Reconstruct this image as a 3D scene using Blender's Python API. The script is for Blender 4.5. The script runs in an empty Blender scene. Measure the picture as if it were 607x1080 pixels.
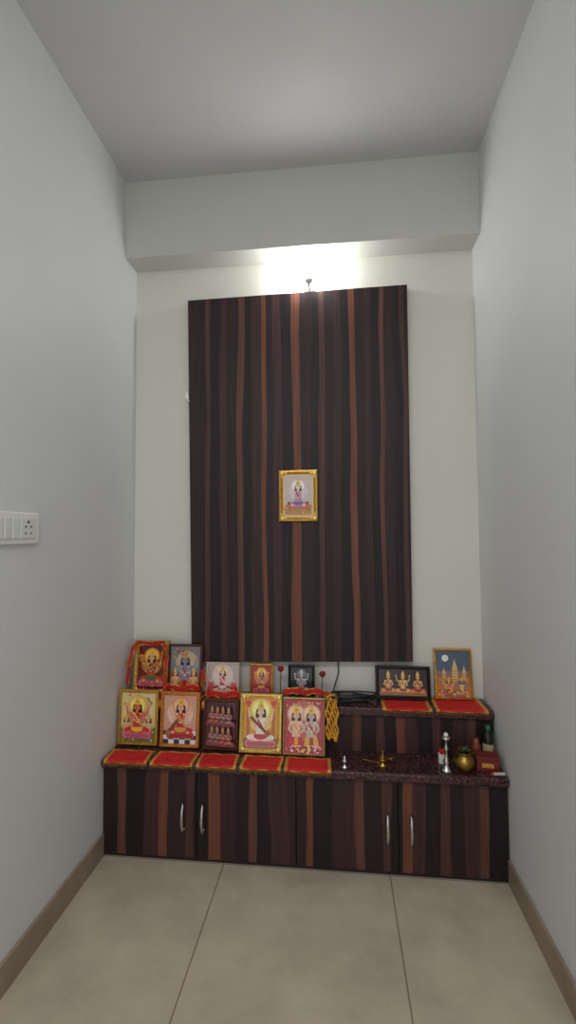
import bpy, math, random
from mathutils import Matrix, Vector
random.seed(7)
S=bpy.context.scene
W,H=1.51,2.80
BD,BZ=0.114,2.456      # beam
CF,CT=-0.269,0.371     # cabinet front, counter top
US,UZ=-0.130,0.548     # upper step front, top
YB=-2.20

def lin(c):
    r=[]
    for x in c[:3]:
        x/=255.0
        r.append(x/12.92 if x<=.04045 else ((x+.055)/1.055)**2.4)
    return (*r,1)
_m={}
def mat(name,col,rough=.5,metal=0,noise=0,nscale=30,bump=0,emit=0,coat=0):
    if name in _m: return _m[name]
    m=bpy.data.materials.new(name); m.use_nodes=True
    nt=m.node_tree; b=nt.nodes['Principled BSDF']
    b.inputs['Base Color'].default_value=lin(col)
    b.inputs['Roughness'].default_value=rough
    b.inputs['Metallic'].default_value=metal
    b.inputs['Coat Weight'].default_value=coat
    if emit:
        b.inputs['Emission Color'].default_value=lin(col); b.inputs['Emission Strength'].default_value=emit
    if noise or bump:
        tc=nt.nodes.new('ShaderNodeTexCoord'); n=nt.nodes.new('ShaderNodeTexNoise')
        n.inputs['Scale'].default_value=nscale; n.inputs['Detail'].default_value=4
        nt.links.new(tc.outputs['Object'],n.inputs['Vector'])
        if noise:
            r=nt.nodes.new('ShaderNodeValToRGB'); l=lin(col)
            r.color_ramp.elements[0].position=.3; r.color_ramp.elements[1].position=.7
            r.color_ramp.elements[0].color=(*[x*(1-noise) for x in l[:3]],1)
            r.color_ramp.elements[1].color=(*[min(1,x*(1+noise)) for x in l[:3]],1)
            nt.links.new(n.outputs['Fac'],r.inputs[0]); nt.links.new(r.outputs[0],b.inputs['Base Color'])
        if bump:
            bp=nt.nodes.new('ShaderNodeBump'); bp.inputs['Strength'].default_value=bump; bp.inputs['Distance'].default_value=.002
            nt.links.new(n.outputs['Fac'],bp.inputs['Height']); nt.links.new(bp.outputs[0],b.inputs['Normal'])
    _m[name]=m; return m

def wood(name,stops,x0,x1,zs=1.0):
    """vertical striped laminate: stops=[(pos 0-1,(r,g,b))]"""
    m=bpy.data.materials.new(name); m.use_nodes=True; nt=m.node_tree; N=nt.nodes.new; L=nt.links.new
    b=nt.nodes['Principled BSDF']; b.inputs['Roughness'].default_value=.5; b.inputs['Specular IOR Level'].default_value=.32
    tc=N('ShaderNodeTexCoord'); sp=N('ShaderNodeSeparateXYZ'); L(tc.outputs['Object'],sp.inputs[0])
    mp=N('ShaderNodeMapping'); mp.inputs['Scale'].default_value=(9,9,1.3*zs); L(tc.outputs['Object'],mp.inputs[0])
    n=N('ShaderNodeTexNoise'); n.inputs['Scale'].default_value=1; n.inputs['Detail'].default_value=1.5; L(mp.outputs[0],n.inputs[0])
    d=N('ShaderNodeMath'); d.operation='MULTIPLY_ADD'; d.inputs[1].default_value=.04; L(n.outputs['Fac'],d.inputs[0]); L(sp.outputs[0],d.inputs[2])
    r=N('ShaderNodeMapRange'); r.inputs['From Min'].default_value=x0+.02; r.inputs['From Max'].default_value=x1+.02; L(d.outputs[0],r.inputs['Value'])
    cr=N('ShaderNodeValToRGB')
    el=cr.color_ramp.elements
    st=stops[:30]
    cr.color_ramp.interpolation='CONSTANT'
    el[0].position=0; el[0].color=lin(st[0][1]); el[1].position=st[1][0]; el[1].color=lin(st[1][1])
    for p,c in st[2:]:
        e=el.new(p); e.color=lin(c)
    L(r.outputs[0],cr.inputs[0])
    # fine grain
    mp2=N('ShaderNodeMapping'); mp2.inputs['Scale'].default_value=(160,160,3); L(tc.outputs['Object'],mp2.inputs[0])
    g=N('ShaderNodeTexNoise'); g.inputs['Scale'].default_value=1; g.inputs['Detail'].default_value=5; L(mp2.outputs[0],g.inputs[0])
    mr=N('ShaderNodeMapRange'); mr.inputs['From Min'].default_value=.3; mr.inputs['From Max'].default_value=.7
    mr.inputs['To Min'].default_value=.68; mr.inputs['To Max'].default_value=1.32; L(g.outputs['Fac'],mr.inputs['Value'])
    mx=N('ShaderNodeMix'); mx.data_type='RGBA'; mx.blend_type='MULTIPLY'; mx.inputs[0].default_value=1
    L(cr.outputs[0],mx.inputs[6]); cc=N('ShaderNodeCombineColor')
    for i in range(3): L(mr.outputs[0],cc.inputs[i])
    L(cc.outputs[0],mx.inputs[7]); L(mx.outputs[2],b.inputs['Base Color'])
    return m

class MB:
    def __init__(s): s.v=[];s.f=[];s.mi=[];s.m=[];s.sm=[]; s.k=0
    def idx(s,m):
        if m not in s.m: s.m.append(m)
        return s.m.index(m)
    def add(s,vs,fs,m,smooth=False):
        o=len(s.v); s.v+= [tuple(x) for x in vs]; i=s.idx(m)
        for f in fs: s.f.append([o+a for a in f]); s.mi.append(i); s.sm.append(smooth)
    def box(s,x0,x1,y0,y1,z0,z1,m):
        v=[(x,y,z) for x in(x0,x1) for y in(y0,y1) for z in(z0,z1)]
        s.add(v,[(0,1,3,2),(4,6,7,5),(0,4,5,1),(2,3,7,6),(0,2,6,4),(1,5,7,3)],m)
    def lathe(s,prof,m,c=(0,0,0),n=24,M=None):
        vs=[];fs=[]
        for r,z in prof:
            for i in range(n):
                a=2*math.pi*i/n; p=Vector((r*math.cos(a),r*math.sin(a),z))
                if M: p=M@p
                vs.append(p+Vector(c))
        for j in range(len(prof)-1):
            for i in range(n):
                k=(i+1)%n; fs.append((j*n+i,j*n+k,(j+1)*n+k,(j+1)*n+i))
        s.add(vs,fs,m,True)
    def sphere(s,c,r,m,sc=(1,1,1),n=12):
        prof=[(max(1e-5,r*math.sin(math.pi*j/n)),-r*math.cos(math.pi*j/n)) for j in range(n+1)]
        s.lathe(prof,m,c,n*2 if n>6 else n+2,Matrix.Diagonal(Vector(sc)))
    def tube(s,pts,r,m,n=8):
        pts=[Vector(p) for p in pts]; vs=[];fs=[]
        rr=r if isinstance(r,(list,tuple)) else [r]*len(pts)
        for i,p in enumerate(pts):
            t=(pts[min(i+1,len(pts)-1)]-pts[max(i-1,0)]).normalized()
            up=Vector((0,0,1)) if abs(t.z)<.9 else Vector((1,0,0))
            a=t.cross(up).normalized(); b=t.cross(a)
            for j in range(n):
                g=2*math.pi*j/n; vs.append(p+(a*math.cos(g)+b*math.sin(g))*rr[i])
        for i in range(len(pts)-1):
            for j in range(n):
                k=(j+1)%n; fs.append((i*n+j,i*n+k,(i+1)*n+k,(i+1)*n+j))
        fs.append(tuple(range(n))); fs.append(tuple((len(pts)-1)*n+j for j in range(n)))
        s.add(vs,fs,m,True)
    # --- printed art (flat layers, local x/z plane facing -y) ---
    def poly(s,pts,m):
        s.k+=1; y=s.y0-.00008*s.k
        s.add([(x,y,z) for x,z in pts],[tuple(range(len(pts)))],m)
    def ell(s,cx,cz,rx,rz,m,n=20): s.poly([(cx+rx*math.cos(2*math.pi*i/n),cz+rz*math.sin(2*math.pi*i/n)) for i in range(n)],m)
    def limb(s,a,b,w,m,w2=None):
        ax,az=a;bx,bz=b;l=math.hypot(bx-ax,bz-az) or 1;nx,nz=-(bz-az)/l,(bx-ax)/l; w2=w2 or w
        s.poly([(ax+nx*w,az+nz*w),(bx+nx*w2,bz+nz*w2),(bx-nx*w2,bz-nz*w2),(ax-nx*w,az-nz*w)],m)
    def obj(s,name,parent=None,loc=(0,0,0),rot=(0,0,0),bevel=0):
        me=bpy.data.meshes.new(name); me.from_pydata(s.v,[],s.f)
        for m in s.m: me.materials.append(m)
        for i,p in enumerate(me.polygons): p.material_index=s.mi[i]; p.use_smooth=s.sm[i]
        me.update(); o=bpy.data.objects.new(name,me); S.collection.objects.link(o)
        o.location=loc;o.rotation_euler=rot
        if parent: o.parent=parent
        if bevel:
            b=o.modifiers.new('bevel','BEVEL'); b.width=bevel;b.segments=3;b.limit_method='ANGLE'
        return o
def empty(name,loc=(0,0,0)):
    e=bpy.data.objects.new(name,None); e.empty_display_size=.1; e.location=loc; S.collection.objects.link(e); return e
def boxobj(name,x0,x1,y0,y1,z0,z1,m,parent=None,bevel=0):
    b=MB(); b.box(x0,x1,y0,y1,z0,z1,m); return b.obj(name,parent,bevel=bevel)

# ---------------- room ----------------
wallm=mat('wall_paint',(218,216,206),.6,noise=.02,nscale=3,bump=.05)
sidem=mat('side_wall_paint',(214,216,216),.55,noise=.02,nscale=3,bump=.05)
ceilm=mat('ceiling_paint',(200,200,199),.8,noise=.02,nscale=4)
beamm=mat('beam_paint',(202,202,196),.7,noise=.02,nscale=3)
boxobj('wall_back',-.1,W+.1,0,.1,0,H,wallm)
boxobj('wall_left',-.1,0,YB,0,0,H,sidem)
boxobj('wall_right',W,W+.1,YB,0,0,H,sidem)
boxobj('ceiling',-1.5,W+1.5,-4.5,.1,H,H+.1,ceilm)
boxobj('trim_beam',0,W,-BD,0,BZ,H,beamm)
# floor tiles
fm=bpy.data.materials.new('floor_tiles'); fm.use_nodes=True; nt=fm.node_tree; N=nt.nodes.new; L=nt.links.new
b=nt.nodes['Principled BSDF']; b.inputs['Roughness'].default_value=.27
tc=N('ShaderNodeTexCoord'); mp=N('ShaderNodeMapping'); mp.inputs['Location'].default_value=(-.48,.27,0); L(tc.outputs['Object'],mp.inputs[0])
br=N('ShaderNodeTexBrick'); br.offset=0; br.inputs['Scale'].default_value=1; br.inputs['Brick Width'].default_value=.612; br.inputs['Row Height'].default_value=1.2
br.inputs['Mortar Size'].default_value=.0022; br.inputs['Mortar Smooth'].default_value=.1
br.inputs['Color1'].default_value=lin((194,183,164)); br.inputs['Color2'].default_value=lin((191,180,161)); br.inputs['Mortar'].default_value=lin((135,122,104))
L(mp.outputs[0],br.inputs['Vector'])
n1=N('ShaderNodeTexNoise'); n1.inputs['Scale'].default_value=4; n1.inputs['Detail'].default_value=8; n1.inputs['Roughness'].default_value=.65; L(tc.outputs['Object'],n1.inputs[0])
r1=N('ShaderNodeValToRGB'); r1.color_ramp.elements[0].color=(.78,.78,.77,1); r1.color_ramp.elements[1].color=(1.12,1.12,1.1,1); r1.color_ramp.elements[0].position=.3; r1.color_ramp.elements[1].position=.7
L(n1.outputs['Fac'],r1.inputs[0]); mx=N('ShaderNodeMix'); mx.data_type='RGBA'; mx.blend_type='MULTIPLY'; mx.inputs[0].default_value=1
L(br.outputs['Color'],mx.inputs[6]); L(r1.outputs[0],mx.inputs[7]); L(mx.outputs[2],b.inputs['Base Color'])
boxobj('floor',-1.5,W+1.5,-4.5,.1,-.1,0,fm)
bbm=mat('baseboard_tile',(150,132,114),.4,noise=.12,nscale=8)
boxobj('baseboard_left',0,.010,YB,CF-.003,0,.085,bbm,bevel=.002)
boxobj('baseboard_right',W-.010,W,YB,CF-.003,0,.085,bbm,bevel=.002)

# ---------------- wood ----------------
D0=(42,28,31);D1=(50,33,35);D2=(34,24,28);M1=(66,41,41);M2=(57,37,38);R1=(112,66,49);R2=(94,60,50);R3=(78,50,45)
def px(p): return (p-198)/231.0
stops=[(0,D1),(px(208),D0),(px(215),R3),(px(220),D2),(px(231),M1),(px(238),D0),(px(250),R2),(px(256),D2),(px(264),M2),(px(274),R1),(px(280),D0),(px(288),M1),(px(297),D2),(px(308),R1),(px(317),D1),(px(328),D2),(px(336),R3),(px(342),D0),(px(352),M2),(px(360),D2),(px(369),R1),(px(375),D0),(px(384),M2),(px(391),D2),(px(400),R2),(px(404),D1),(px(413),D2),(px(421),R3),(px(426),D0)]
wp=wood('striped_laminate_panel',stops,.27,1.225)
random.seed(11)
p=0;lst=[]
seq=[D0,R2,D2,M1,R1,D1,R3,D2,R1,M2,D0,R2,D2,M1,D1,R1,D2,M2,R2,D0,R3,D2,R1,M1,D2,R3,D0,M1,R2,D2]
for i,c in enumerate(seq):
    lst.append((p,c)); p+= .0333*(random.uniform(.8,1.35) if c in(D0,D1,D2,M1,M2) else random.uniform(.4,.85))*1.03
tot=p; lst=[(a/tot,c) for a,c in lst]
wc=wood('striped_laminate_cabinet',lst,0,1.51,2)
edgem=mat('laminate_edge_dark',(30,20,21),.5)

# ---------------- altar cabinet ----------------
gr=bpy.data.materials.new('maroon_granite'); gr.use_nodes=True; nt=gr.node_tree; N=nt.nodes.new; L=nt.links.new
b=nt.nodes['Principled BSDF']; b.inputs['Roughness'].default_value=.22
tc=N('ShaderNodeTexCoord'); v=N('ShaderNodeTexVoronoi'); v.inputs['Scale'].default_value=210; L(tc.outputs['Object'],v.inputs['Vector'])
cr=N('ShaderNodeValToRGB'); e=cr.color_ramp.elements; e[0].color=lin((42,23,26)); e[0].position=.2; e[1].color=lin((110,74,72)); e[1].position=.95
x=e.new(.6); x.color=lin((66,38,39)); L(v.outputs['Color'],cr.inputs[0]); L(cr.outputs[0],b.inputs['Base Color'])
chrome=mat('chrome',(205,205,205),.22,1)
cab=empty('altar_cabinet')
g=.002
boxobj('carcass',g,W-g,CF+.018,-g,0,CT-.032,edgem,cab)
xs=[g,.374,.753,1.125,W-g]
for i in range(4):
    boxobj('door_panel_%d'%(i+1),xs[i]+.0015,xs[i+1]-.0015,CF,CF+.0175,.012,CT-.034,wc,cab,bevel=.0012)
boxobj('plinth',g,W-g,CF+.004,CF+.0175,0,.0115,edgem,cab)
boxobj('lower_counter',g,W-g,CF-.022,-g,CT-.032,CT,gr,cab,bevel=.007)
boxobj('step_front',g,W-g,US,US+.018,CT,UZ-.036,wc,cab)
boxobj('step_body',g,W-g,US+.018,-g,CT,UZ-.036,edgem,cab)
boxobj('upper_shelf',g,W-g,US-.016,-g,UZ-.036,UZ,gr,cab,bevel=.007)
for i,hx in enumerate([.324,.400,1.085,1.169]):
    m=MB(); z0,z1=.112,.220
    pts=[(hx,CF+.001,z0+.006)]
    for t in range(11):
        a=t/10; pts.append((hx,CF-.012-.012*math.sin(math.pi*a),z0+(z1-z0)*a))
    pts.append((hx,CF+.001,z1-.006))
    m.tube(pts,[.0045]+[.004+.0025*math.sin(math.pi*t/10) for t in range(11)]+[.0045],chrome,10)
    m.obj('door_handle_%d'%(i+1),cab)

# ---------------- backdrop panel ----------------
pan=MB()
q=[(.281,.680),(1.222,.701),(1.226,2.299),(.259,2.287)]
fr=[(a,-.040,c) for a,c in q]; bk=[(a,-.001,c) for a,c in q]
pan.add(fr+bk,[(0,1,2,3)],wp); pan.add(fr+bk,[(7,6,5,4),(0,4,5,1),(1,5,6,2),(2,6,7,3),(3,7,4,0)],edgem)
panel=pan.obj('striped_wood_wall_panel')
wh=mat('white_plastic',(232,232,228),.35)
m=MB(); m.box(.250,.264,-.046,-.020,1.840,1.866,wh); m.tube([(.257,-.042,1.866),(.253,-.048,1.878),(.261,-.044,1.892)],.0035,wh); m.tube([(.257,-.042,1.842),(.262,-.046,1.832),(.268,-.044,1.826)],.003,wh)
m.obj('cord_hook',bevel=.002)

# ---------------- lamp ----------------
lamp=empty('wall_lamp',(.807,0,2.325))
m=MB(); RX=Matrix.Rotation(math.radians(90),3,'X')
m.lathe([(1e-5,.0),(.026,.0),(.026,.008),(.022,.016),(.012,.022),(1e-5,.022)],wh,M=RX)
m.obj('base_plate',lamp)
brs=mat('brass',(190,150,75),.28,1,bump=.1,nscale=60)
m=MB(); m.tube([(0,-.015,0),(0,-.04,-.008),(0,-.062,-.008),(0,-.070,0)],.006,chrome,10)
m.lathe([(1e-5,0),(.015,0),(.017,.008),(.017,.018),(.014,.018)],wh,c=(0,-.072,-.006))
m.obj('arm_and_socket',lamp)
bulb=mat('lamp_bulb_glow',(252,252,250),.3,emit=125)
m=MB(); m.lathe([(.012,0),(.017,.008),(.029,.022),(.034,.038),(.030,.054),(.016,.066),(1e-5,.070)],bulb,c=(0,-.072,.010))
m.obj('bulb',lamp)

# ---------------- switchboard ----------------
m=MB(); m.box(0,.012,-.925,-.695,1.212,1.304,wh); sw=empty('switchboard')
m.obj('plate',sw,bevel=.004)
gp=mat('switch_grey',(222,223,221),.35); blk=mat('black_plastic',(14,14,15),.4)
m=MB()
for yy in (-.9,-.868,-.836,-.804): m.box(.0122,.0165,yy-.013,yy+.013,1.228,1.288,gp)
m.obj('rocker_switches',sw,bevel=.002)
m=MB(); m.box(.0122,.0155,-.782,-.718,1.228,1.288,gp); m.obj('socket_face',sw,bevel=.002)
m=MB()
RY=Matrix.Rotation(math.radians(90),3,'Y')
for yy,zz,r in((-.75,1.276,.0045),(-.762,1.262,.0035),(-.738,1.262,.0035),(-.762,1.243,.003),(-.738,1.243,.003)):
    m.lathe([(1e-5,0),(r,0),(r,.0004),(1e-5,.0004)],blk,c=(.0155,yy,zz),M=RY,n=12)
m.obj('socket_holes',sw)

# ---------------- framed pictures ----------------
gold=mat('gold_frame',(205,160,72),.32,.7,noise=.25,nscale=90,bump=.5)
goldb=mat('gold_frame_bright',(230,192,104),.3,.5,noise=.2,nscale=90,bump=.4)
blackf=mat('black_frame',(22,18,18),.3)
brownf=mat('brown_frame',(84,44,28),.35,noise=.2)
silver=mat('silver_frame',(190,160,110),.35,.6,noise=.2,nscale=80)
redf=mat('orange_gold_frame',(206,128,54),.35,.4,noise=.3,nscale=90)
def P(r,g,b): return mat('print_%02x%02x%02x'%(int(r),int(g),int(b)),(r,g,b),.35,coat=.3)
def frame(name,w,h,fw,fmat,art,loc,lean,yaw=0,t=.014,corners=False,beads=False,parent=None):
    """origin bottom front centre; faces -y"""
    m=MB(); m.y0=t*.45
    def ring(i,y): return [(-w/2+i,y,i),(w/2-i,y,i),(w/2-i,y,h-i),(-w/2+i,y,h-i)]
    prof=[(0,t),(0,.004),(fw*.2,.0005),(fw*.45,0),(fw*.7,.003),(fw*.85,.0015),(fw,.004),(fw,t*.5)]
    vs=[];fs=[]
    for i,y in prof: vs+=ring(i,y)
    for k in range(len(prof)-1):
        for j in range(4):
            n=(j+1)%4; fs.append((k*4+j,k*4+n,(k+1)*4+n,(k+1)*4+j))
    m.add(vs,fs,fmat); m.add(ring(0,t),[(3,2,1,0)],edgem)
    if corners:
        for sx in(-1,1):
            for zz in(fw*.8,h-fw*.8):
                x=sx*(w/2-fw*.8)
                m.sphere((x,.001,zz),fw*.62,goldb,(1,.35,1),8)
                m.sphere((x-sx*fw*.9,.001,zz),fw*.38,goldb,(1.3,.35,.8),6)
                m.sphere((x,.001,zz+(fw*.9 if zz<h/2 else -fw*.9)),fw*.38,goldb,(.8,.35,1.3),6)
    if beads:
        n=int(h/.009)
        for k in range(n):
            zz=fw*.4+(h-fw*.8)*k/(n-1)
            for sx in(-1,1): m.sphere((sx*(w/2-fw*.4),0,zz),.0032,goldb,n=5)
        n=int(w/.009)
        for k in range(n):
            xx=-w/2+fw*.4+(w-fw*.8)*k/(n-1)
            for zz in(fw*.4,h-fw*.4): m.sphere((xx,0,zz),.0032,goldb,n=5)
    aw,ah=w/2-fw,h-2*fw
    def T(u,v): return (u*aw,fw+v*ah)
    art(m,T,aw,ah)
    a=math.radians(lean)
    return m.obj(name,parent,(loc[0],loc[1],loc[2]+t*math.sin(a)+.0005),(-a,0,math.radians(yaw)))
def rect(m,T,u0,u1,v0,v1,c): m.poly([T(u0,v0),T(u1,v0),T(u1,v1),T(u0,v1)],c)
def E(m,T,aw,ah,u,v,ru,rv,c): x,z=T(u,v); m.ell(x,z,ru*aw,rv*aw,c)
def deity(m,T,aw,ah,u=0,v=.12,s=1.0,skin=(232,180,140),cloth=(190,40,40),sash=(230,170,50),crown=(232,190,70),halo=None,lotus=(226,110,140),arms=4,seat=True,hair=(25,18,20)):
    """s = figure height as a fraction of art height"""
    k=s*ah; ox,oz=T(u,v)
    p=lambda a,b:(ox+a*k,oz+b*k)
    sk=P(*skin);cl=P(*cloth);sa=P(*sash);cr=P(*crown);ha=P(*hair)
    def el(a,b,ra,rb,c): x,z=p(a,b); m.ell(x,z,ra*k,rb*k,c)
    if halo: el(0,.76,.23,.23,P(*halo)); el(0,.76,.19,.19,P(*[min(255,int(c*1.15)+15) for c in halo]))
    for sx in(-1,1): el(sx*.075,.66,.05,.13,ha)
    if arms==4:
        for sx in(-1,1):
            m.limb(p(sx*.11,.56),p(sx*.25,.56),.028*k,sk,.024*k); m.limb(p(sx*.25,.55),p(sx*.29,.75),.024*k,sk,.018*k); el(sx*.29,.78,.035,.035,cr)
    if seat:
        for i in range(-3,4): el(i*.1,.04,.065,.085,P(*lotus))
        el(0,.03,.34,.05,P(*[int(c*.8) for c in lotus]))
        el(-.12,.17,.21,.075,cl); el(.12,.17,.21,.075,cl); el(0,.2,.16,.08,sa); el(-.2,.12,.05,.03,sk); el(.2,.12,.05,.03,sk)
    else:
        m.poly([p(-.1,.42),p(.1,.42),p(.19,.04),p(-.19,.04)],cl); m.poly([p(-.03,.42),p(.03,.42),p(.05,.06),p(-.05,.06)],sa)
        el(-.07,.03,.05,.022,sk); el(.07,.03,.05,.022,sk)
    m.poly([p(-.13,.6),p(.13,.6),p(.09,.38),p(.11,.24),p(-.11,.24),p(-.09,.38)],sk if not seat else cl)
    m.limb(p(-.1,.6),p(.1,.3),.022*k,sa)
    for sx in(-1,1):
        m.limb(p(sx*.13,.57),p(sx*.19,.4),.03*k,sk,.025*k); m.limb(p(sx*.19,.41),p(sx*.1,.33),.025*k,sk,.02*k)
    # garland
    for i in range(9):
        a=math.pi*i/8; el(-.09*math.cos(a),.56-.2*math.sin(a),.02,.02,cr if i%2 else P(235,235,225))
    m.poly([p(-.03,.68),p(.03,.68),p(.035,.58),p(-.035,.58)],sk)
    el(0,.73,.072,.09,sk)
    m.poly([p(-.08,.79),p(.08,.79),p(.06,.88),p(.02,.97),p(0,1.0),p(-.02,.97),p(-.06,.88)],cr); el(0,.85,.02,.02,P(190,30,40))
    for sx in(-1,1): el(sx*.028,.745,.012,.008,ha); el(sx*.08,.7,.013,.018,cr)
    el(0,.69,.018,.008,P(170,40,40)); el(0,.775,.008,.014,P(190,30,30))
def flowers(m,T,aw,ah,cs,n,v0,v1,r=.06):
    for i in range(n):
        E(m,T,aw,ah,random.uniform(-.92,.92),random.uniform(v0,v1),r*random.uniform(.6,1.2),r*random.uniform(.6,1.2),P(*random.choice(cs)))

def art_panel(m,T,aw,ah):
    rect(m,T,-1,1,0,1,P(226,196,140)); rect(m,T,-.86,.86,.06,.94,P(206,190,186)); rect(m,T,-.86,.86,.06,.3,P(196,140,76))
    E(m,T,aw,ah,0,.62,.62,.72,P(214,206,220))
    flowers(m,T,aw,ah,[(220,120,70),(240,230,225),(120,150,90)],26,.1,.3)
    deity(m,T,aw,ah,0,.2,.68,cloth=(214,130,150),skin=(238,220,214),halo=(235,225,200),sash=(120,90,170),lotus=(226,150,110),hair=(90,70,80))
    for u in(-.6,.6): E(m,T,aw,ah,u,.24,.14,.2,P(200,110,60)); E(m,T,aw,ah,u,.33,.08,.09,P(90,60,50))
def art_1(m,T,aw,ah):
    rect(m,T,-1,1,0,1,P(110,22,22)); E(m,T,aw,ah,0,.6,.8,.8,P(190,110,40))
    deity(m,T,aw,ah,0,.1,.85,cloth=(200,60,30),sash=(60,110,60),skin=(220,170,110),halo=(210,150,50)); flowers(m,T,aw,ah,[(230,180,60),(220,60,40)],18,.02,.2)
def art_2(m,T,aw,ah):
    rect(m,T,-1,1,0,1,P(170,90,50)); rect(m,T,-1,1,.45,1,P(120,124,134)); E(m,T,aw,ah,.1,.65,.75,.75,P(196,170,140))
    deity(m,T,aw,ah,0,.08,.86,skin=(120,130,160),cloth=(200,110,50),sash=(190,40,40),crown=(200,160,70),seat=False)
    deity(m,T,aw,ah,-.62,.06,.5,cloth=(170,50,60),arms=2,seat=False); deity(m,T,aw,ah,.62,.06,.5,cloth=(70,110,80),arms=2,seat=False)
    flowers(m,T,aw,ah,[(190,50,40),(220,150,60)],16,.8,.97)
def art_3(m,T,aw,ah):
    rect(m,T,-1,1,0,1,P(188,170,170)); E(m,T,aw,ah,0,.62,.7,.7,P(226,208,200)); rect(m,T,-1,1,0,.26,P(180,56,60))
    deity(m,T,aw,ah,0,.1,.86,skin=(240,214,205),cloth=(205,50,60),sash=(240,230,225),lotus=(240,225,215),halo=(236,180,150))
    for u in(-.75,.75): E(m,T,aw,ah,u,.3,.16,.3,P(214,70,70)); E(m,T,aw,ah,u,.46,.1,.12,P(232,190,160))
def art_4(m,T,aw,ah):
    rect(m,T,-1,1,0,1,P(168,44,34)); E(m,T,aw,ah,0,.6,.75,.8,P(214,120,60))
    deity(m,T,aw,ah,0,.1,.84,skin=(220,140,100),cloth=(150,40,70),halo=(226,170,80)); 
def art_5(m,T,aw,ah):
    rect(m,T,-1,1,0,1,P(24,24,30)); deity(m,T,aw,ah,0,.08,.88,skin=(190,188,186),cloth=(150,150,155),sash=(200,60,50),crown=(215,210,200),lotus=(130,128,130),halo=(90,90,98))
def art_6(m,T,aw,ah):
    rect(m,T,-1,1,0,1,P(44,18,18)); rect(m,T,-.92,.92,.08,.3,P(150,40,30))
    for u,c in((-.6,(210,150,60)),(0,(226,180,80)),(.6,(214,120,60))):
        deity(m,T,aw,ah,u,.08,.88,skin=(222,170,100),cloth=c,sash=(150,40,30),arms=4 if u==0 else 2,lotus=(190,120,50),crown=(236,196,90))
def art_7(m,T,aw,ah):
    rect(m,T,-1,1,0,1,P(206,120,60)); rect(m,T,-1,1,.5,1,P(80,96,116)); rect(m,T,-1,1,.42,.56,P(150,110,110)); E(m,T,aw,ah,-.45,.84,.2,.2,P(236,236,228))
    for u,s in((-.55,.6),(.1,1),(.65,.7)):
        h=.38*s; m.poly([T(u-.2*s,.35),T(u+.2*s,.35),T(u+.16*s,.35+h*.7),T(u+.05*s,.35+h*1.1),T(u,.35+h*1.3),T(u-.05*s,.35+h*1.1),T(u-.16*s,.35+h*.7)],P(222,190,120))
        for k in range(4): rect(m,T,u-.19*s,u+.19*s,.37+k*h*.16,.385+k*h*.16,P(160,100,50))
    rect(m,T,-1,1,.24,.36,P(180,120,60)); deity(m,T,aw,ah,-.3,.03,.42,cloth=(200,50,40)); deity(m,T,aw,ah,.45,.03,.42,cloth=(230,190,80),skin=(120,140,180))
    flowers(m,T,aw,ah,[(220,70,50),(240,210,120),(80,120,70)],22,.02,.16)
def art_a(m,T,aw,ah):
    rect(m,T,-1,1,0,1,P(226,206,150)); rect(m,T,-1,1,0,.3,P(110,130,70)); E(m,T,aw,ah,0,.6,.8,.75,P(236,216,180))
    flowers(m,T,aw,ah,[(214,60,50),(230,150,60),(60,110,60),(235,225,200)],34,.02,.25)
    flowers(m,T,aw,ah,[(190,90,70),(120,140,90),(214,150,90)],24,.7,.97)
    for u in(-.66,.66): deity(m,T,aw,ah,u,.1,.5,cloth=(200,90,60),arms=2,seat=False)
    deity(m,T,aw,ah,0,.12,.84,skin=(222,110,76),cloth=(200,40,40),sash=(240,190,60),halo=(240,190,90))
def art_b(m,T,aw,ah):
    rect(m,T,-1,1,0,1,P(214,160,140)); E(m,T,aw,ah,.0,.62,.8,.7,P(238,204,186))
    for i in range(6):
        for j in range(3): rect(m,T,-1+i/3,-1+(i+1)/3,j*.09,(j+1)*.09,P(235,232,225) if (i+j)%2 else P(50,60,70))
    deity(m,T,aw,ah,.05,.14,.84,skin=(236,180,150),cloth=(206,34,44),sash=(214,160,60),lotus=(206,60,60),halo=(226,150,120))
    m.limb(T(-.75,.2),T(-.1,.5),.006,P(130,70,40)); E(m,T,aw,ah,-.7,.22,.16,.16,P(180,110,60))
def art_c(m,T,aw,ah):
    rect(m,T,-1,1,0,1,P(76,18,26)); 
    for u in(-.6,-.2,.2,.6):
        for v in(.05,.5): deity(m,T,aw,ah,u,v,.42,skin=(190,110,100),cloth=(140,30,50) if (u>0)^(v>.3) else (70,50,90),sash=(190,120,60),arms=2,crown=(200,150,90),lotus=(150,50,70))
def art_d(m,T,aw,ah):
    rect(m,T,-1,1,0,1,P(222,150,50)); E(m,T,aw,ah,0,.65,.85,.95,P(238,196,90)); rect(m,T,-1,1,0,.2,P(120,120,70))
    for u in(-.75,.75): rect(m,T,u-.1,u+.1,.2,.9,P(190,110,40)); E(m,T,aw,ah,u,.9,.18,.14,P(210,60,40))
    deity(m,T,aw,ah,0,.06,.92,skin=(240,206,170),cloth=(240,232,220),sash=(200,60,50),lotus=(226,120,130),halo=(246,220,130))
    m.limb(T(-.6,.62),T(.45,.28),.005,P(120,60,30)); E(m,T,aw,ah,.42,.3,.17,.17,P(170,90,40))
def art_e(m,T,aw,ah):
    rect(m,T,-1,1,0,1,P(176,50,66)); E(m,T,aw,ah,0,.6,.85,1.0,P(196,110,104)); 
    deity(m,T,aw,ah,-.40,.10,.82,skin=(236,190,160),cloth=(206,40,60),arms=2,seat=False,halo=(226,170,140)); deity(m,T,aw,ah,.40,.10,.82,skin=(206,180,170),cloth=(226,170,70),arms=2,seat=False,halo=(226,170,140),sash=(170,50,70))
    flowers(m,T,aw,ah,[(236,120,140),(240,210,120),(240,230,225)],26,.01,.14)
    flowers(m,T,aw,ah,[(214,90,90),(226,170,90)],18,.86,.98)

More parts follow.
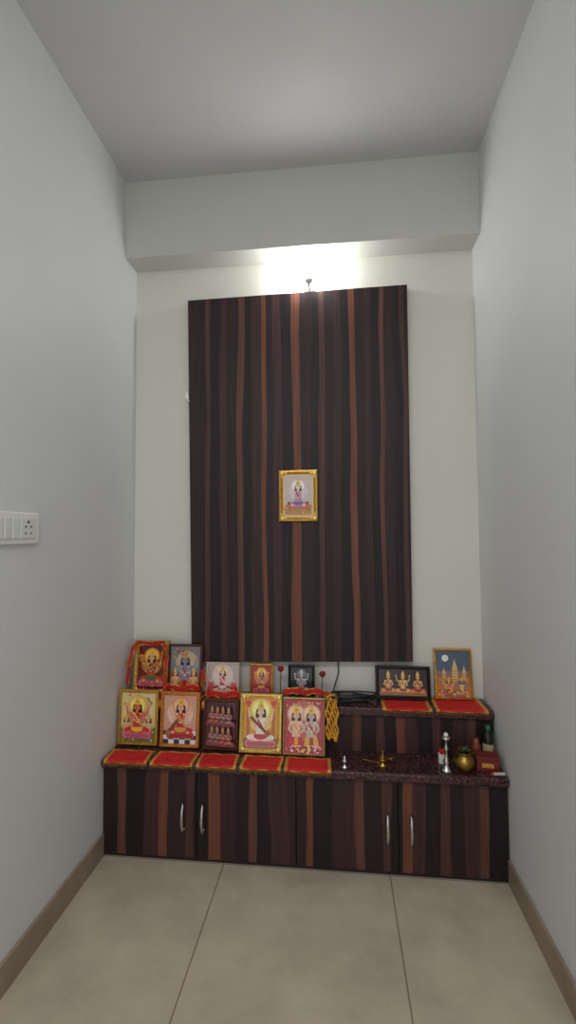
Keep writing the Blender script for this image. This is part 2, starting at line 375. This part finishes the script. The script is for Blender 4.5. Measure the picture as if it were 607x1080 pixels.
# the small print is fixed to the panel, so it belongs to it
frame('framed_goddess_print',.167,.221,.017,gold,art_panel,(.7515,-.0542,1.286),0,corners=True)
# upper shelf (z=UZ)
frame('beaded_gold_deity_frame',.160,.222,.020,gold,art_1,(.108,-.085,UZ),9,beads=True,corners=True,yaw=0)
frame('brown_deity_frame',.150,.213,.010,brownf,art_2,(.262,-.092,UZ),7)
frame('cream_deity_frame',.143,.138,.006,mat('cream_border',(222,205,190),.5),art_3,(.425,-.085,UZ),8)
frame('small_gold_deity_frame',.100,.134,.009,gold,art_4,(.590,-.072,UZ),8)
frame('black_silver_deity_frame',.112,.130,.010,blackf,art_5,(.760,-.070,UZ),8)
frame('black_landscape_deity_frame',.222,.132,.013,blackf,art_6,(1.178,-.068,UZ+.003),9)
frame('temple_night_gold_frame',.152,.200,.009,gold,art_7,(1.386,-.046,UZ+.003),8)
# lower counter (z=CT)
lo=[('gold_red_deity_frame',.010,.180,-.177,.219,.013,gold,art_a,4,False),
('orange_gold_deity_frame',.190,.354,-.182,.215,.014,redf,art_b,6,False),
('dark_many_deities_frame',.372,.514,-.188,.192,.011,brownf,art_c,8,False),
('bright_gold_goddess_frame',.521,.690,-.201,.219,.017,goldb,art_d,12,True),
('silver_divine_couple_frame',.695,.860,-.203,.210,.008,silver,art_e,12,False)]
for n,x0,x1,y,h,fw,fmt,art,ln,cn in lo:
    frame(n,x1-x0,h,fw,fmt,art,((x0+x1)/2,y,CT+.0035),ln,corners=cn)

# ---------------- red altar cloths ----------------
redc=mat('red_cloth',(196,30,28),.8,noise=.15,nscale=40,bump=.5); gb=mat('gold_brocade',(208,150,64),.5,.3,noise=.4,nscale=150,bump=.5)
def cloth(name,x0,x1,yb,yf,z,drop,yaw=0):
    """lies on surface z from y=yb to the front edge, then hangs `drop`"""
    m=MB(); nx=28; path=[]
    n=10
    for i in range(n+1): path.append((yb+(yf-yb)*i/n,z+.0012))
    if drop>0:
        path.append((yf-.004,z-.002))
        for i in range(1,5): path.append((yf-.006,z-.002-drop*i/4))
    nr=len(path); vs=[]
    for j,(y,zz) in enumerate(path):
        for i in range(nx+1):
            x=x0+(x1-x0)*i/nx
            w=.0012*(1+math.sin(x*90+j*.7+x0*50)) 
            sk=math.tan(math.radians(yaw))*(y-yf)
            if j<=n: vs.append((x+sk,y,zz+w))
            else: vs.append((x,y-w*1.2,zz))
    for jj in (0,1):
        fs=[]
        for j in range(nr-1):
            for i in range(nx):
                border=(i<2 or i>=nx-2 or j==0 or j>=nr-3)
                if border==bool(jj): a=j*(nx+1)+i; fs.append((a,a+1,a+nx+2,a+nx+1))
        m.add(vs,fs,gb if jj else redc)
    y,zz=path[-1]
    for i in range(0,nx*2):
        x=x0+(x1-x0)*(i+.5)/(nx*2)
        l=.009
        if drop>0: m.tube([(x,y-.001,zz),(x+random.uniform(-.001,.001),y-.0015,zz-l)],.0011,gb,4)
        else: m.tube([(x,y,zz+.0015),(x,y-l,zz+.001)],.0011,gb,4)
    return m.obj(name)
EF=CF-.022; UF=US-.016
for x0,x1,yw in((.016,.188,-4),(.200,.366,3),(.380,.532,-3),(.546,.700,2),(.712,.885,-2)):
    cloth('red_altar_cloth',x0,x1,-.205,EF,CT,.004,yw)
for x0,x1 in((.02,.19),(.20,.35),(.36,.51),(.535,.66),(.70,.83)):
    cloth('red_shelf_cloth',x0,x1,-.02,UF,UZ,.020)
for x0,x1 in((1.085,1.275),(1.290,1.485)):
    cloth('red_shelf_cloth',x0,x1,-.01,UF,UZ,.003)

# red + gold drapes over and between the frames
m=MB()
def ribbon(path,wd,mm,mb,ph=0):
    """gathered strip of cloth following `path`, width along x/z normal"""
    n=len(path); K=8; vs=[]
    for j,pt in enumerate(path):
        p0=Vector(pt); t=(Vector(path[min(j+1,n-1)])-Vector(path[max(j-1,0)])).normalized(); nr=Vector((-t.z,0,t.x)).normalized()
        for i in range(K+1):
            u=i/K-.5; vs.append(p0+nr*wd*u*(1+.15*math.sin(j*.9+ph))+Vector((0,-.004*math.sin(i*1.9+j*.5+ph)-.004,0)))
    for jj in(0,1):
        fs=[]
        for j in range(n-1):
            for i in range(K):
                if (i in(0,K-1))==bool(jj): a=j*(K+1)+i; fs.append((a,a+1,a+K+2,a+K+1))
        m.add(vs,fs,mb if jj else mm,True)
def arc(pts,n=8):
    out=[]
    for k in range(len(pts)-1):
        for i in range(n): a=i/n; out.append(tuple(Vector(pts[k]).lerp(Vector(pts[k+1]),a)))
    out.append(pts[-1]); return out
ribbon(arc([(.020,-.102,.600),(.022,-.090,.680),(.032,-.072,.750),(.060,-.062,.768),(.110,-.060,.760),(.165,-.062,.770),(.188,-.082,.735),(.186,-.105,.640),(.192,-.120,.575)]),.016,redc,gb)
ribbon(arc([(.196,-.118,.585),(.215,-.125,.604),(.262,-.128,.590),(.315,-.125,.606),(.340,-.118,.585)]),.026,redc,gb,2)
ribbon(arc([(.350,-.118,.600),(.358,-.112,.640),(.352,-.108,.668)]),.016,redc,gb,1)
ribbon(arc([(.372,-.126,.575),(.410,-.132,.584),(.445,-.132,.572),(.480,-.132,.584),(.520,-.126,.574)]),.026,redc,gb,3)
ribbon(arc([(.690,-.138,.596),(.730,-.136,.604),(.775,-.136,.596),(.820,-.136,.605),(.872,-.140,.594)]),.024,redc,gb,4)
# tinsel tufts
for i in range(150):
    cx,cy,cz=random.choice([(.028,-.112,.69),(.19,-.115,.66),(.186,-.1,.74),(.045,-.085,.77),(.36,-.125,.61),(.52,-.135,.60),(.87,-.155,.60)])
    a=random.uniform(0,6.28); l=random.uniform(.008,.018)
    x0=cx+random.uniform(-.008,.008); z0=cz+random.uniform(-.02,.02)
    m.tube([(max(.004,x0),cy,z0),(max(.004,x0+l*.6*math.cos(a)),cy-.006,z0-l*abs(math.sin(a)))],.001,gb,3)
m.obj('red_gold_draped_scarf')

# ---------------- garlands ----------------
yel=mat('marigold_yellow',(222,160,50),.7,noise=.3,nscale=80)
m=MB()
gx,gy=.888,-.172
for s in range(7):
    ox=gx+.0065*(s-3); z=.592-.003*abs(s-3)
    for k in range(24):
        m.sphere((ox+.004*math.sin(k*.6+s*1.7),gy+.005*math.cos(s*2+k*.3),z-.0065*k-.0015*s),.0042+(.0018 if k>19 else 0)+random.uniform(-.0006,.0008),yel if (k+s)%5 else gb,n=5)
m.tube([(gx-.022,gy,.586),(gx-.01,gy,.600),(gx+.01,gy+.01,.600),(gx+.02,gy+.04,.572),(gx+.02,gy+.08,UZ+.008)],.006,gb,6)
m.obj('yellow_bead_garland')
m=MB()
for k in range(44):
    a=k/43; x=.036+.142*a; z=.762-.10*math.sin(math.pi*a)
    m.sphere((x,-.094+.03*(z-.65)/.1,z),.0052,gb if k%3 else redc,n=6)
m.obj('beaded_garland')
redfl=mat('dark_red_petals',(130,26,34),.7,noise=.2); grn=mat('leaf_green',(52,84,42),.6,noise=.2)
m=MB()
for c in((.850,-.085,.655),(.675,-.070,.668)):
    for i in range(18):
        a=i*2.4; r=.010*math.sqrt(i/18)
        m.sphere((c[0]+r*math.cos(a),c[1]-.004*(1-i/18),c[2]+r*math.sin(a)),.0055,redfl,(1,.5,1),6)
    m.tube([c,(c[0]-.003,c[1]+.01,.61),(c[0]-.004,c[1]+.02,UZ+.004)],.002,grn,6)
m.obj('dried_rose_stems')
# black cable bundle
m=MB(); pts=[]
for i in range(140):
    a=i*.30; rx=.085+.02*math.sin(i*.21); ry=.026+.006*math.cos(i*.33)
    pts.append((.965+rx*math.cos(a),-.085+ry*math.sin(a),UZ+.006+.0002*i+.003*math.sin(a*1.7)))
m.tube(pts,.0032,blk,6)
m.tube([(.89,-.09,UZ+.03),(.90,-.04,UZ+.05),(.915,-.012,UZ+.09),(.915,-.008,.70)],.003,blk,6)
m.box(.915,.965,-.105,-.075,UZ+.001,UZ+.026,blk)
m.obj('black_cable_bundle')

# ---------------- small ritual objects ----------------
def at(z=CT): return z+.0005
m=MB()  # brass diya with handle
m.lathe([(1e-5,0),(.017,0),(.018,.003),(.008,.007),(.006,.014),(.014,.019),(.021,.027),(.019,.027),(.010,.020),(1e-5,.018)],brs)
m.tube([(.018,0,.024),(.032,-.002,.026),(.042,-.003,.032),(.038,-.003,.036)],.0022,brs,6); m.tube([(0,0,.018),(0,0,.048)],.0016,brs,6); m.sphere((0,0,.05),.004,brs,n=6)
m.obj('brass_oil_lamp',None,(1.075,-.235,at()))
m=MB()
m.lathe([(1e-5,0),(.013,0),(.013,.003),(.006,.006),(.005,.014),(.009,.02),(.009,.026),(.004,.03),(.006,.036),(1e-5,.042)],chrome)
m.obj('silver_idol',None,(.934,-.262,at()))
m=MB(); m.tube([(-.03,.012,.003),(.02,-.01,.004)],.0028,brs,8); m.sphere((.024,-.012,.006),.0055,brs,n=6); m.obj('brass_spoon',None,(1.035,-.215,at()))
slv=mat('silver_metal',(200,200,196),.25,1)
m=MB()
m.lathe([(1e-5,0),(.022,0),(.022,.004),(.014,.010),(.008,.022),(.012,.032),(.006,.042),(.005,.07),(.010,.078),(.005,.086),(.005,.104),(.014,.112),(.016,.120),(.010,.120),(1e-5,.115)],slv)
m.sphere((0,0,.127),.008,wh,n=8)
m.obj('silver_lamp_stand',None,(1.302,-.250,at()))
m=MB()
m.box(-.014,.014,-.010,.010,0,.035,wh); m.box(-.011,.011,-.0105,.008,.035,.050,mat('print_red_label',(190,30,30),.5)); m.obj('matchbox_stand',None,(1.300,-.195,at()),bevel=.001)
m=MB()
oldb=mat('aged_brass',(150,122,60),.38,1,noise=.25,nscale=40)
m.lathe([(1e-5,0),(.020,0),(.022,.004),(.031,.016),(.037,.031),(.035,.045),(.024,.055),(.021,.060),(.030,.068),(.033,.070),(.031,.072),(.019,.062),(.022,.054),(.032,.044),(.033,.03),(1e-5,.008)],oldb,n=32)
m.obj('brass_kalash_pot',None,(1.366,-.247,at()))
m=MB()
for i in range(7):
    a=i*.95; l=.02+.008*(i%3); dx,dy=math.cos(a),math.sin(a)*.6
    b0=Vector((0,0,0)); tip=Vector((dx*l,dy*l,.016+.006*(i%2))); mid=tip*.5+Vector((0,0,.008)); sd=Vector((-dy,dx,0))*.008
    m.add([b0,mid+sd,tip,mid-sd],[(0,1,2,3)],grn)
m.tube([(0,0,-.045),(0,0,.012)],.002,grn,6)
m.obj('mango_leaves',None,(1.366,-.247,CT+.062))
m=MB()
dk=mat('dark_glass_bottle',(22,26,20),.15); cap=mat('bottle_cap_green',(40,84,56),.4)
m.lathe([(1e-5,0),(.018,0),(.020,.004),(.020,.095),(.016,.108),(.009,.116),(.009,.122),(1e-5,.122)],dk); m.lathe([(.0105,.118),(.0105,.134),(1e-5,.134)],cap)
m.lathe([(.0203,.03),(.0203,.07)],mat('label_cream',(170,160,124),.6))
m.obj('oil_bottle',None,(1.474,-.170,at()))
m=MB(); m.lathe([(1e-5,0),(.016,0),(.017,.003),(.017,.06),(.012,.068),(.012,.085),(1e-5,.086)],mat('orange_jar',(120,60,38),.3)); m.obj('kumkum_jar',None,(1.430,-.170,at()))
rb=mat('maroon_box',(110,28,26),.5,noise=.15,nscale=30)
m=MB(); m.box(-.038,.038,-.024,.024,0,.040,rb); m.box(-.040,.040,-.026,.026,.040,.052,rb); m.box(-.02,.02,-.0265,-.025,.014,.03,gb); m.obj('red_incense_box',None,(1.452,-.224,at()),(0,0,math.radians(-8)),bevel=.002)
m=MB(); m.tube([(-.02,0,.006),(.02,.004,.006)],.0055,wh,10); m.tube([(-.0195,0,.006),(-.03,-.001,.006)],.0045,mat('crimson',(190,30,50),.5),10); m.obj('camphor_tube',None,(1.478,-.274,at()))
m=MB(); m.box(-.012,.012,-.012,.012,0,.05,grn); m.box(-.0125,.0125,-.0125,.0125,.018,.034,gb); m.obj('green_incense_pack',None,(1.385,-.175,at()),(0,0,.3),bevel=.001)

# ---------------- light ----------------
w=bpy.data.worlds.new('daylight'); S.world=w; w.use_nodes=True
w.node_tree.nodes['Background'].inputs[0].default_value=(.93,.96,1.0,1); w.node_tree.nodes['Background'].inputs[1].default_value=1.12
# unseen fill light and casing, added behind the viewer to brighten the floor
fill_rig=empty('added_fill_rig',(.75,-2.55,H))
m=MB(); m.box(-.62,.62,-.17,.17,-.03,-.001,wh); m.obj('added_fill_housing',fill_rig,bevel=.004)
ld=bpy.data.lights.new('added_fill_light','AREA'); ld.shape='RECTANGLE'; ld.size=1.2; ld.size_y=.3; ld.energy=25; ld.color=(1,.975,.94)
lo_=bpy.data.objects.new('added_fill_light',ld); S.collection.objects.link(lo_); lo_.parent=fill_rig; lo_.location=(0,0,-.034)
S.view_settings.view_transform='Standard'; S.view_settings.look='None'; S.view_settings.exposure=0

# ---------------- camera ----------------
cam=bpy.data.cameras.new('camera'); co=bpy.data.objects.new('camera',cam); S.collection.objects.link(co); S.camera=co
yaw,p,r=.1052,.0430,.0067
R=Matrix.Rotation(yaw,3,'Z')@Matrix.Rotation(p,3,'X')@Matrix.Rotation(r,3,'Y')
ex,ey,ez=R.col[0],R.col[1],R.col[2]
M=Matrix(((ex.x,ez.x,-ey.x,.9149),(ex.y,ez.y,-ey.y,-2.0150),(ex.z,ez.z,-ey.z,1.2425),(0,0,0,1)))
co.matrix_world=M
cam.sensor_fit='HORIZONTAL'; cam.sensor_width=36; cam.lens=485.5/607*36; cam.clip_start=.02
